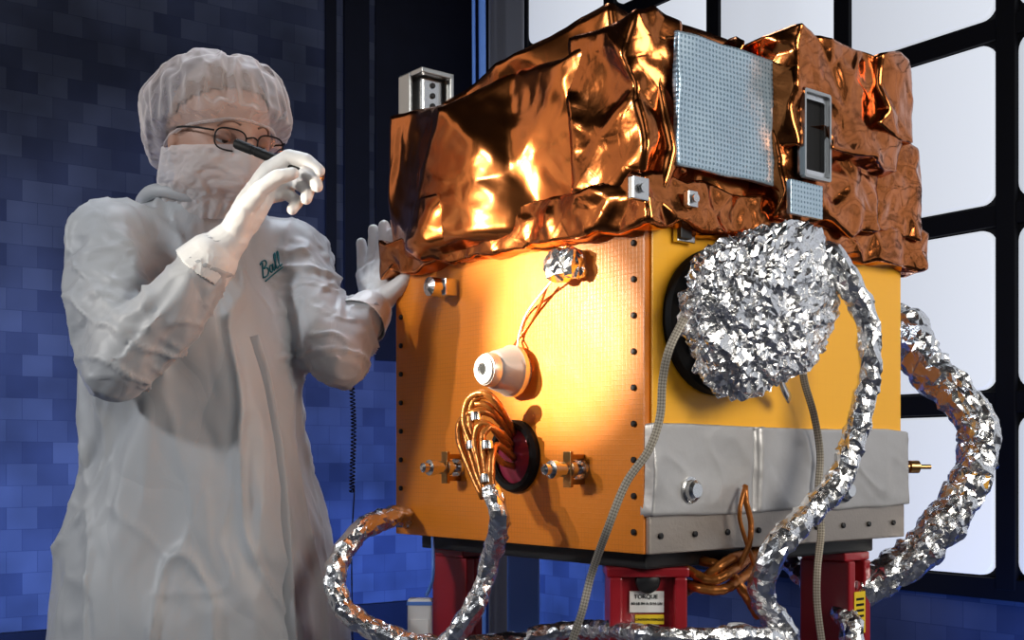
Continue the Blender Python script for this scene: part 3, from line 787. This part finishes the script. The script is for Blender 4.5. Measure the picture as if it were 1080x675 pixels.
sc(box('aperture_shade_plate',ac.x-aw*.42,ac.x+aw*.42,-.0665,-.060,ac.z-ah*.45,ac.z+ah*.45,'ink',bev=.001))  # black plate stands in for the shade inside the opening
bm=bmesh.new()
bm_box(bm,.0,.068,.535,.605,1.712,1.722,.0015); bm_box(bm,.060,.068,.535,.605,1.72,1.795,.0015); bm_box(bm,.0,.068,.598,.605,1.72,1.795,.0015)
bm_box(bm,-.002,.004,.570,.605,1.72,1.795,.0015); bm_box(bm,.0,.068,.535,.605,1.788,1.797,.0015)
sc(obj_from_bm('instrument_bracket',bm,'palemetal',None,False))
sc(box('instrument_core',.012,.056,.552,.596,1.722,1.786,'steel',bev=.004))
bm=bmesh.new()
for zz_ in (1.738,1.756,1.774): bm_lathe(bm,[(0,.004),(.004,.004),(.005,.002),(.005,0),(0,0)],axisM(Vector((.034,.552,zz_)),(0,-1,0)),12)
sc(obj_from_bm('connector_row',bm,'dark',None,False))
def clipR(px,py,off,w,h):
    c=onR(px,py,off)
    bm=bmesh.new(); bm_box(bm,c.x-w/2,c.x+w/2,-off-.004,-off+.006,c.z-h/2,c.z+h/2,.0015)
    bm_lathe(bm,[(0,.004),(.006,.004),(.006,0),(0,0)],axisM(Vector((c.x,-off-.006,c.z)),(0,-1,0)),10)
    sc(obj_from_bm('foil_tape_clip',bm,'steel',None,False))
clipR(729,210,.045,.02,.022); clipR(722,241,.012,.036,.04); clipR(674,199,.045,.03,.03)
c=onR(722,243,.018); sc(box('clip_pad',c.x-.011,c.x+.011,-.022,-.014,c.z-.012,c.z+.012,'dark',bev=.001))
def screws(lst):
    base=None
    for loc,d in lst:
        if base is None:
            base=lathe('screw',[(0,.004),(.003,.004),(.0045,.003),(.0045,0),(0,0)],Vector((0,0,0)),(0,0,1),'dark',seg=10,smooth=False); o=base
        else: o=base.copy(); COL.objects.link(o)
        o.parent=SC; o.matrix_parent_inverse=PINV; o.matrix_basis=axisM(loc,d)
L_=[]
for k in range(9):
    z=1.02+k*.05
    L_.append((Vector((-.004,.018,z)),(-1,0,0))); L_.append((Vector((-.004,.592,z)),(-1,0,0)))
for k in range(9): L_.append((Vector((.02+k*.07,-.008,1.015)),(0,-1,0)))
screws(L_)
for px in (728,891):
    c=onR(px,517,.016)
    sc(lathe('round_knob',[(0,.014),(.010,.014),(.014,.010),(.015,.003),(.019,.002),(.019,-.004),(0,-.004)],Vector((c.x,-.016,c.z)),(0,-1,0),'steel'))
c=onL(550,392,0)
sc(lathe('thruster_nozzle',[(.0,.010),(.008,.012),(.009,.066),(.016,.070),(.024,.068),(.026,.062),(.026,.054),(.030,.050),(.037,.024),(.040,.020),(.040,.012),(.030,.010),(.030,0),(0,0)],Vector((-.004,c.y,c.z)),(-1,0,0),'satin',seg=40))
sc(lathe('nozzle_ring',[(.008,.069),(.010,.074),(.018,.075),(.022,.071),(.010,.067)],Vector((-.004,c.y,c.z)),(-1,0,0),'white',seg=40))
sc(lathe('nozzle_hole_shade',[(0,.0705),(.0085,.0705),(.0085,.060),(0,.060)],Vector((-.004,c.y,c.z)),(-1,0,0),'ink',seg=24))  # solid black plug, its colour stands in for the dark of the hole
c=onL(547,481,0)
sc(lathe('port_ring',[(.042,.0),(.056,.0),(.056,.008),(.052,.013),(.045,.013),(.042,.008)],Vector((-.004,c.y,c.z)),(-1,0,0),'ink',seg=48))
sc(lathe('port_cap',[(0,.009),(.03,.008),(.043,.003),(.043,0),(0,0)],Vector((-.004,c.y,c.z)),(-1,0,0),'purple',seg=48))
def valve(px,py,ln=.075):
    c=onL(px,py,0); k=ln/.075
    sc(lathe('valve_fitting',[(0,0),(.016,0),(.016,.006),(.008,.007),(.008,.018),(.013,.019),(.013,.027),(.007,.028),(.007,.036),(.011,.037),(.011,.050*k),(.013,.051*k),(.013,.060*k),(.008,.061*k),(.008,.072*k),(.004,.075*k),(0,.075*k)],Vector((-.004,c.y,c.z)),(-1,0,0),'steel',seg=20))
    bm=bmesh.new()
    for i,z in enumerate((-.018,.018)): bm_box(bm,-.03,-.004,c.y-.006,c.y+.006,c.z+z-.004,c.z+z+.004,.001)
    bm_box(bm,-.034,-.028,c.y-.008,c.y+.008,c.z-.026,c.z+.026,.001)
    sc(obj_from_bm('valve_bracket',bm,'brass',None,False))
valve(486,493); valve(616,495)
c=onL(478,305,0)
bm=bmesh.new(); bm_lathe(bm,[(0,0),(.012,0),(.012,.02),(.016,.022),(.016,.045),(.006,.05),(0,.05)],axisM(Vector((-.004,c.y,c.z)),(-1,0,0)),16); bm_box(bm,-.03,-.0,c.y-.02,c.y+.02,c.z-.014,c.z+.014,.002)
sc(obj_from_bm('cable_clamp',bm,'steel',None,False))
c=onL(598,279,.02)
sc(foil_box('foil_tab',c.x-.02,c.x+.02,c.y-.030,c.y+.030,c.z-.020,c.z+.020,'alfoil',cell=.012,rnd=.010,amp=.004,sub=0,sm=0,smooth=False))
pts=[onL(592,285,.03),onL(575,305,.02),onL(556,330,.008),onL(548,352,.008),onL(546,365,.02)]
sc(tube('sensor_wire',pts,.0018,'white',seg=8)); 
pts=[onL(578,300,.02),onL(566,330,.006),onL(553,350,.006),onL(545,360,.012),onL(538,372,.03)]
sc(tube('sensor_wire',pts,.0022,'wire',seg=8))
loops=[[(540,462,.01),(526,440,.05),(510,426,.075),(496,430,.082),(491,452,.086),(500,490,.092),(511,520,.094)],
       [(542,458,.01),(530,434,.05),(514,417,.072),(500,422,.082),(496,448,.086),(506,485,.090),(513,520,.094)],
       [(540,476,.01),(529,462,.05),(517,450,.078),(509,458,.088),(512,492,.094),(516,525,.096)],
       [(540,458,.01),(520,438,.06),(502,434,.085),(487,442,.09),(485,465,.092),(497,498,.094),(509,525,.096)],
       [(542,492,.01),(530,488,.05),(519,478,.08),(516,500,.094),(519,530,.096)],
       [(542,454,.01),(526,428,.06),(510,414,.08),(494,422,.088),(490,447,.092),(502,480,.094),(514,525,.096)],
       [(541,470,.01),(527,456,.06),(509,446,.085),(501,462,.092),(507,495,.095),(515,528,.096)],
       [(543,484,.01),(532,474,.05),(522,470,.08),(518,492,.094),(520,528,.096)]]
for i,l in enumerate(loops):
    sc(tube('wire',[onL(*q) for q in l],.0056,'wire',seg=10,disp=lambda q,ln,a,rr: .0008*math.sin(ln*500)))
for q in ((502,440,.085),(514,470,.095),(498,470,.092),(513,505,.098)):
    c=onL(*q); sc(lathe('cable_band',[(0,-.006),(.009,-.006),(.0095,0),(.009,.006),(0,.006)],c,(.1,.25,1),'steel',seg=14))
c=onR(749,341,0)
sc(lathe('mount_ring',[(0,.0),(.103,.0),(.105,.006),(.101,.014),(.080,.018),(0,.018)],Vector((c.x,-.004,c.z)),(0,-1,0),'ink',seg=64))
c=onR(762,341,0)
dc=Vector((c.x+.007,-.064,c.z+.016))
bm=bmesh.new(); bmesh.ops.create_icosphere(bm,subdivisions=6,radius=1)
for v in bm.verts:
    d=v.co.copy(); 
    sq=(abs(d.x)**2.5+abs(d.y)**2.5+abs(d.z)**2.5)**(-1/2.5)
    q=Vector((d.x*.130,d.y*.054,d.z*.100))*sq
    q=Matrix.Rotation(math.radians(-20),3,'Y')@q
    w_=noise.noise_vector(d*3)*.5
    q*= 1+.11*noise.noise(d*1.7+Vector((3,1,2)))+.09*(1-2.5*abs(noise.noise(d*2.6+w_)))+.07*(1-2.5*abs(noise.noise(d*5.5+w_)))+.030*(1-2.5*abs(noise.noise(d*10+w_*2)))
    up_=max(0,d.dot(Vector((.72,-.2,.66)).normalized())); q+=Vector((.024,0,.012))*up_**4
    v.co=dc+q
facets(bm,.00055,.0022,0)
sc(obj_from_bm('foil_wrapped_dome',bm,'alfoil',None,False))
sc(tube('ground_strap',[onR(822,395,.05),onR(826,408,.045),onR(832,420,.035)],.009,'steel',seg=10,flat=.4))
pts=[onR(*q) for q in [(786,512,.026),(787,530,.03),(792,550,.03),(790,575,.03),(778,600,.02)]]
sc(tube('wire',pts,.0045,'wire',seg=10))
pts=[onR(*q) for q in [(786,512,.026),(782,528,.032),(780,545,.032),(785,565,.03),(797,600,.02)]]
sc(tube('wire',pts,.0032,'wire',seg=10))
sc(box('bottom_plate',.03,.58,.03,.58,.965,.992,'dark',bev=.004))
sc(lathe('brass_coupling',[(0,0),(.010,0),(.010,.012),(.014,.013),(.014,.03),(.007,.032),(.007,.045),(.011,.046),(.011,.062),(.004,.066),(.004,.085),(0,.085)],Vector((.612,.03,1.108)),(.85,-.5,0),'brass',seg=20))

# ------------------------------------------------------------ support stand
STM=M_SC@Matrix.Translation((.305,.305,0))
ST=empty('support_stand',STM,'dark red painted steel test stand under the spacecraft','stand')
SPI=Matrix.Translation((-.305,-.305,0))
def st(o): o.parent=ST; o.matrix_parent_inverse=SPI; return o
RW=Matrix.Rotation(-TH,4,'Z')
def post(cx,cy,w,zt,zb_=.12,face=False):
    bm=bmesh.new(); M=Matrix.Translation((cx,cy,0))@(RW if face else Matrix.Identity(4))
    bm_box(bm,-w/2,w/2,-.03,.03,zb_,zt,.004,2,M)
    bm_box(bm,-w/2-.012,w/2+.012,-.045,.045,zt-.014,zt,.003,2,M)
    bm_box(bm,-w/2-.008,-w/2+.01,-.05,.05,zb_,zt-.014,.003,2,M)
    bm_box(bm,w/2-.01,w/2+.008,-.05,.05,zb_,zt-.014,.003,2,M)
    return st(obj_from_bm('post',bm,'red',None,False))
post(.085,.085,.095,.965,face=True)
post(.535,.075,.045,.965)
post(.075,.535,.02,.965)
post(.535,.535,.05,.965)
for a,b,c_,d_ in ((.0,.61,.05,.12),(.0,.61,.50,.57)): st(box('cross_beam',a,b,c_,d_,.72,.765,'red',bev=.004))
for a,b,c_,d_ in ((.05,.12,.13,.49),(.50,.57,.13,.49)): st(box('cross_beam',a,b,c_,d_,.722,.763,'red',bev=.004))
for a,b,c_,d_ in ((-.15,.76,.05,.13),(-.15,.76,.48,.56)): st(box('base_beam',a,b,c_,d_,.09,.15,'red',bev=.005))
for cx,cy in ((-.1,.09),(.71,.09),(-.1,.52),(.71,.52)):
    bm=bmesh.new(); bm_lathe(bm,[(0,-.02),(.04,-.02),(.045,-.014),(.045,.014),(.04,.02),(0,.02)],axisM(Vector((cx,cy,.045)),(0,1,0)),24); bm_box(bm,cx-.012,cx+.012,cy-.028,cy-.022,.04,.095,.001); bm_box(bm,cx-.012,cx+.012,cy+.022,cy+.028,.04,.095,.001)
    st(obj_from_bm('caster',bm,'dark',None,False))
fw=Matrix.Translation((.085,.085,0))@RW
def fbox(name,x0,x1,z0,z1,y,m): 
    bm=bmesh.new(); bm_box(bm,x0,x1,y-.001,y+.001,z0,z1,.0004,1,fw); return st(obj_from_bm(name,bm,m,None,False))
bm=bmesh.new()
bm_lathe(bm,[(0,.012),(.016,.012),(.018,.008),(.018,0),(0,0)],axisM(fw@Vector((0,-.03,.945)),fw.to_3x3()@Vector((0,-1,0))),24)
st(obj_from_bm('clamp_bolt',bm,'dark',None,True))
def eval_mesh_t(o):
    dg=bpy.context.evaluated_depsgraph_get(); dg.update(); return bpy.data.meshes.new_from_object(o.evaluated_get(dg))
def text(body,size,M,m,name,parentf,shear=0,ext=.0004,align='CENTER'):
    cu=bpy.data.curves.new(name,'FONT'); cu.body=body; cu.size=size; cu.extrude=ext; cu.shear=shear; cu.align_x=align; cu.align_y='CENTER'
    o=bpy.data.objects.new(name,cu); COL.objects.link(o); me=eval_mesh_t(o); bpy.data.objects.remove(o)
    me.transform(M); me.materials.clear(); me.materials.append(MT[m])
    return parentf(link(bpy.data.objects.new(name,me)))
fbox('label_plate',-.026,.024,.899,.930,-.0325,'whitecoat')
fbox('warning_label',-.018,.024,.882,.896,-.0325,'yellowlab')
R90=Matrix.Rotation(math.pi/2,4,'X')
text('TORQUE',.0085,fw@Matrix.Translation((-.002,-.0342,.922))@R90,'ink','label_text',st)
text('50 LB IN A 5/16 LN',.0055,fw@Matrix.Translation((-.001,-.0342,.912))@R90,'ink','label_text',st)
text('CAUTION TORQUE',.0046,fw@Matrix.Translation((.003,-.0342,.889))@R90,'ink','label_text',st)
o=st(box('warning_label',.517,.548,.0235,.0245,.83,.90,'yellowlab',bev=.0003))
for k in range(6): st(box('label_text',.522,.543,.0228,.0236,.838+k*.0095,.842+k*.0095,'ink',bev=.0001))

# ------------------------------------------------------------ hoses
foil_hose('foil_wrapped_hose',[(*wL(518,515,.098),.013),(*wL(527,550,.10),.014),(*PX(517,590,1.80),.014),(*PX(505,630,1.80),.014),(*PX(488,660,1.80),.016),(*PX(462,700,1.82),.017),(*PX(440,790,1.85),.017)],.02,'crinkled silver foil hose hanging from the wire harness',seg=14,step=.0072)
foil_hose('foil_wrapped_hose',[(*PX(442,548,2.14),.017),(*PX(415,545,2.05),.017),(*PX(383,558,1.98),.017),(*PX(358,590,1.95),.017),(*PX(354,622,1.93),.017),(*PX(374,652,1.92),.017),(*PX(415,672,1.92),.017),(*PX(470,682,1.92),.017),(*PX(560,676,1.95),.017),(*PX(620,670,1.96),.017),(*PX(680,676,2.0),.017)],.02,'crinkled silver foil hose looping out beside the stand',seg=15,step=.0078)
foil_hose('foil_wrapped_hose',[(*wR(838,270,.055),.032),(*wR(868,272,.085),.024),(*wR(888,288,.11),.0195),(*wR(906,318,.12),.0175),(*wR(917,355,.13),.017),(*wR(916,400,.13),.016),(*wR(904,450,.12),.016),(*wR(885,505,.11),.018),(*wR(855,540,.10),.018),(*wR(822,575,.10),.018),(*wR(806,605,.08),.018),(*wR(806,635,.06),.018),(*wR(825,665,.06),.018),(*wR(850,710,.06),.018)],.02,'crinkled silver foil hose from the wrapped dome down past the base',seg=15,step=.0078)
foil_hose('foil_wrapped_hose',[(*PX(925,335,2.35),.036),(*PX(955,350,2.28),.038),(*PX(975,385,2.2),.036),(*PX(1006,415,2.15),.033),(*PX(1030,448,2.12),.032),(*PX(1028,490,2.1),.032),(*PX(1008,535,2.08),.032),(*PX(970,580,2.06),.032),(*PX(925,612,2.05),.030),(*PX(892,640,2.05),.028),(*PX(880,700,2.05),.026)],.03,'thick crinkled silver foil duct curling beside the spacecraft',seg=25,step=.009)
foil_hose('foil_wrapped_hose',[(*PX(840,560,2.35),.018),(*PX(835,590,2.2),.02),(*PX(862,620,2.1),.02),(*PX(895,655,2.0),.02),(*PX(900,700,1.98),.02)],.02,'crinkled silver foil hose behind the red post',seg=15,step=.0085)
foil_hose('foil_wrapped_hose',[(*PX(560,672,1.86),.014),(*PX(620,664,1.82),.014),(*PX(680,670,1.66),.014),(*PX(740,674,1.66),.015),(*PX(800,672,1.70),.016),(*PX(840,692,1.72),.016)],.02,'crinkled silver foil hose draped across the stand base',seg=14,step=.0078)
o=box('tape_tag',-.016,.016,-.003,.003,-.011,.011,'amber',bev=.001); o.matrix_world=Matrix.Translation(PX(1033,507,2.062))@Matrix.Rotation(.2,4,'Y'); tag(o,'small amber tape tag on the foil duct','tape')
def twist(name,pts,label):
    o=tube(name,pts,.0056,'strap',step=.007,seg=10,flat=.12,uv=True,up=(1,0,0)); tag(o,label,'strap'); return o
twist('braided_strap',[wR(722,335,.075),wR(706,368,.07),wR(699,400,.055),wR(696,440,.05),wL(684,475,.04),wL(660,510,.06),wL(640,560,.075),PX(624,605,1.66),PX(614,645,1.66),PX(600,690,1.68),PX(590,760,1.7)],'flat braided grey ground strap hanging from the foil dome')
twist('braided_strap',[wR(846,385,.06),wR(849,405,.045),wR(859,440,.035),wR(865,480,.030),wR(863,520,.030),wR(866,560,.03),wR(862,600,.05),wR(862,640,.05),wR(870,700,.05)],'flat braided grey ground strap below the foil dome')
def rib(q,ln,a,rr): return .0004*math.sin(ln*420)
MCB=Matrix.Translation(PX(745,610,1.78))
cb=empty('copper_cable_bundle',MCB,'orange copper-taped cables looped beneath the spacecraft','cable')
for l in ([(700,592,1.85),(722,600,1.76),(750,612,1.72),(775,600,1.74),(798,580,1.85)],
          [(705,605,1.84),(730,618,1.74),(760,622,1.72),(785,608,1.76),(803,590,1.86)],
          [(712,583,1.9),(735,590,1.78),(765,600,1.75),(785,625,1.74),(800,650,1.76)],
          [(722,625,1.82),(745,608,1.73),(770,590,1.74),(790,586,1.8),(805,600,1.88)]):
    tube('cable',[PX(*q) for q in l],.0075,'wire',cb,MCB,seg=12,step=.003,disp=rib)
MSB=Matrix.Translation((PX(443,0,2.0).x,2.0,0)); q=PX(443,650,2.0)
sb=empty('sensor_box',MSB,'small white sensor box on a thin pole with blue cable','sensor')
box('housing',q.x-.02,q.x+.02,1.985,2.015,q.z-.036,q.z+.03,'white',sb,bev=.004,PM=MSB)
box('cover_plate',q.x-.015,q.x+.015,1.9835,1.9855,q.z-.03,q.z-.003,'whitecoat',sb,bev=.0005,PM=MSB)
box('blue_band',q.x-.021,q.x+.021,1.984,2.016,q.z+.020,q.z+.026,'bluep',sb,bev=.0005,PM=MSB)
tube('pole',[(q.x,2.02,0),(q.x,2.02,.4),(q.x,2.02,q.z+.02)],.008,'steel',sb,MSB,step=.2)
tube('blue_cable',[PX(450,628,2.0),PX(456,612,1.98),PX(457,590,1.98),PX(456,560,2.06)],.003,'bluep',sb,MSB,seg=8)
o=box('blue_post',-.035,.035,-.03,.03,0,.99,'bluep',bev=.005); o.location=(PX(552,0,2.6).x,2.6,0); tag(o,'square blue metal post behind the stand','post')
o=lathe('white_cap',[(0,.03),(.012,.03),(.014,.026),(.014,0),(0,0)],PX(777,680,1.70),(0,0,1),'white'); tag(o,'small white plastic cap on the stand base','cap')

# ------------------------------------------------------------ lights
def area(name,loc,tgt,size,power,col,sy=None,spread=None):
    l=bpy.data.lights.new(name,'AREA'); l.energy=power; l.color=col; l.size=size
    if sy: l.shape='RECTANGLE'; l.size_y=sy
    if spread: l.spread=math.radians(spread)
    o=bpy.data.objects.new(name,l); COL.objects.link(o); o.location=loc
    o.rotation_euler=(Vector(tgt)-Vector(loc)).to_track_quat('-Z','Y').to_euler(); return o
def spot(name,loc,tgt,ang,power,col,rad=.05,blend=.6):
    l=bpy.data.lights.new(name,'SPOT'); l.energy=power; l.color=col; l.spot_size=math.radians(ang); l.spot_blend=blend; l.shadow_soft_size=rad
    o=bpy.data.objects.new(name,l); COL.objects.link(o); o.location=loc
    o.rotation_euler=(Vector(tgt)-Vector(loc)).to_track_quat('-Z','Y').to_euler(); return o
KL=(-1.9,1.28,1.75)
spot('key_spot',KL,(.02,1.83,1.34),24,60,(1,.88,.72),.012,1)
spot('key_spot',KL,wL(588,358,0),10,900,(1,.90,.72),.012,1)  # extra narrow beam added to make the bright patch on the orange panel
spot('foil_spot',(-1.9,1.28,1.28),wL(525,218,.03),8,900,(1,.88,.70),.06,1)  # extra lamp added only for the hot reflection on the copper foil
area('soft_fill',(-2.3,.7,2.2),(-.5,2.0,1.3),.20,27,(.96,.98,1))
area('front_fill',(-.6,-.6,2.2),(-.3,2.0,1.3),.8,3,(.90,.95,1))
area('left_reflection_fill',(-3.0,2.5,2.35),(0,1.95,1.6),1.6,5,(1,.84,.70))  # unseen area light added so the left foil has brightness to reflect
area('right_fill',(1.9,.2,2.0),(.4,1.9,1.3),1.0,40,(1,.95,.86))
area('overhead',(-.3,2.6,3.5),(-.3,2.2,1.2),.8,6,(.8,.88,1),spread=70)
area('wall_blue',(-3.2,3.0,.5),(-2.3,5.0,.25),1.2,90,(.16,.33,1),.4,spread=95)
area('wall_wash',(-2.6,2.6,1.3),(-2.1,5.2,1.35),.8,11,(.5,.62,1),spread=75)
area('wall_blue_low',(1.6,3.2,.25),(1.9,3.9,.3),.8,14,(.10,.26,1),.3)
area('wall_blue_mid',(-.6,4.4,.4),(-.6,6.0,.45),.8,26,(.10,.26,1),.3,spread=90)
w=bpy.data.worlds.new('w'); S.world=w; w.use_nodes=True
w.node_tree.nodes['Background'].inputs[0].default_value=(.13,.14,.18,1); w.node_tree.nodes['Background'].inputs[1].default_value=.2
S.view_settings.view_transform='Standard'; S.view_settings.look='None'; S.view_settings.exposure=0
cd=bpy.data.cameras.new('camera'); cam=bpy.data.objects.new('camera',cd); COL.objects.link(cam)
cam.location=CAM; cam.rotation_euler=(math.pi/2,0,0)
cd.sensor_width=36; cd.lens=F/1080*36; cd.shift_y=(HY-337.5)/1080
cd.clip_start=.05
S.camera=cam
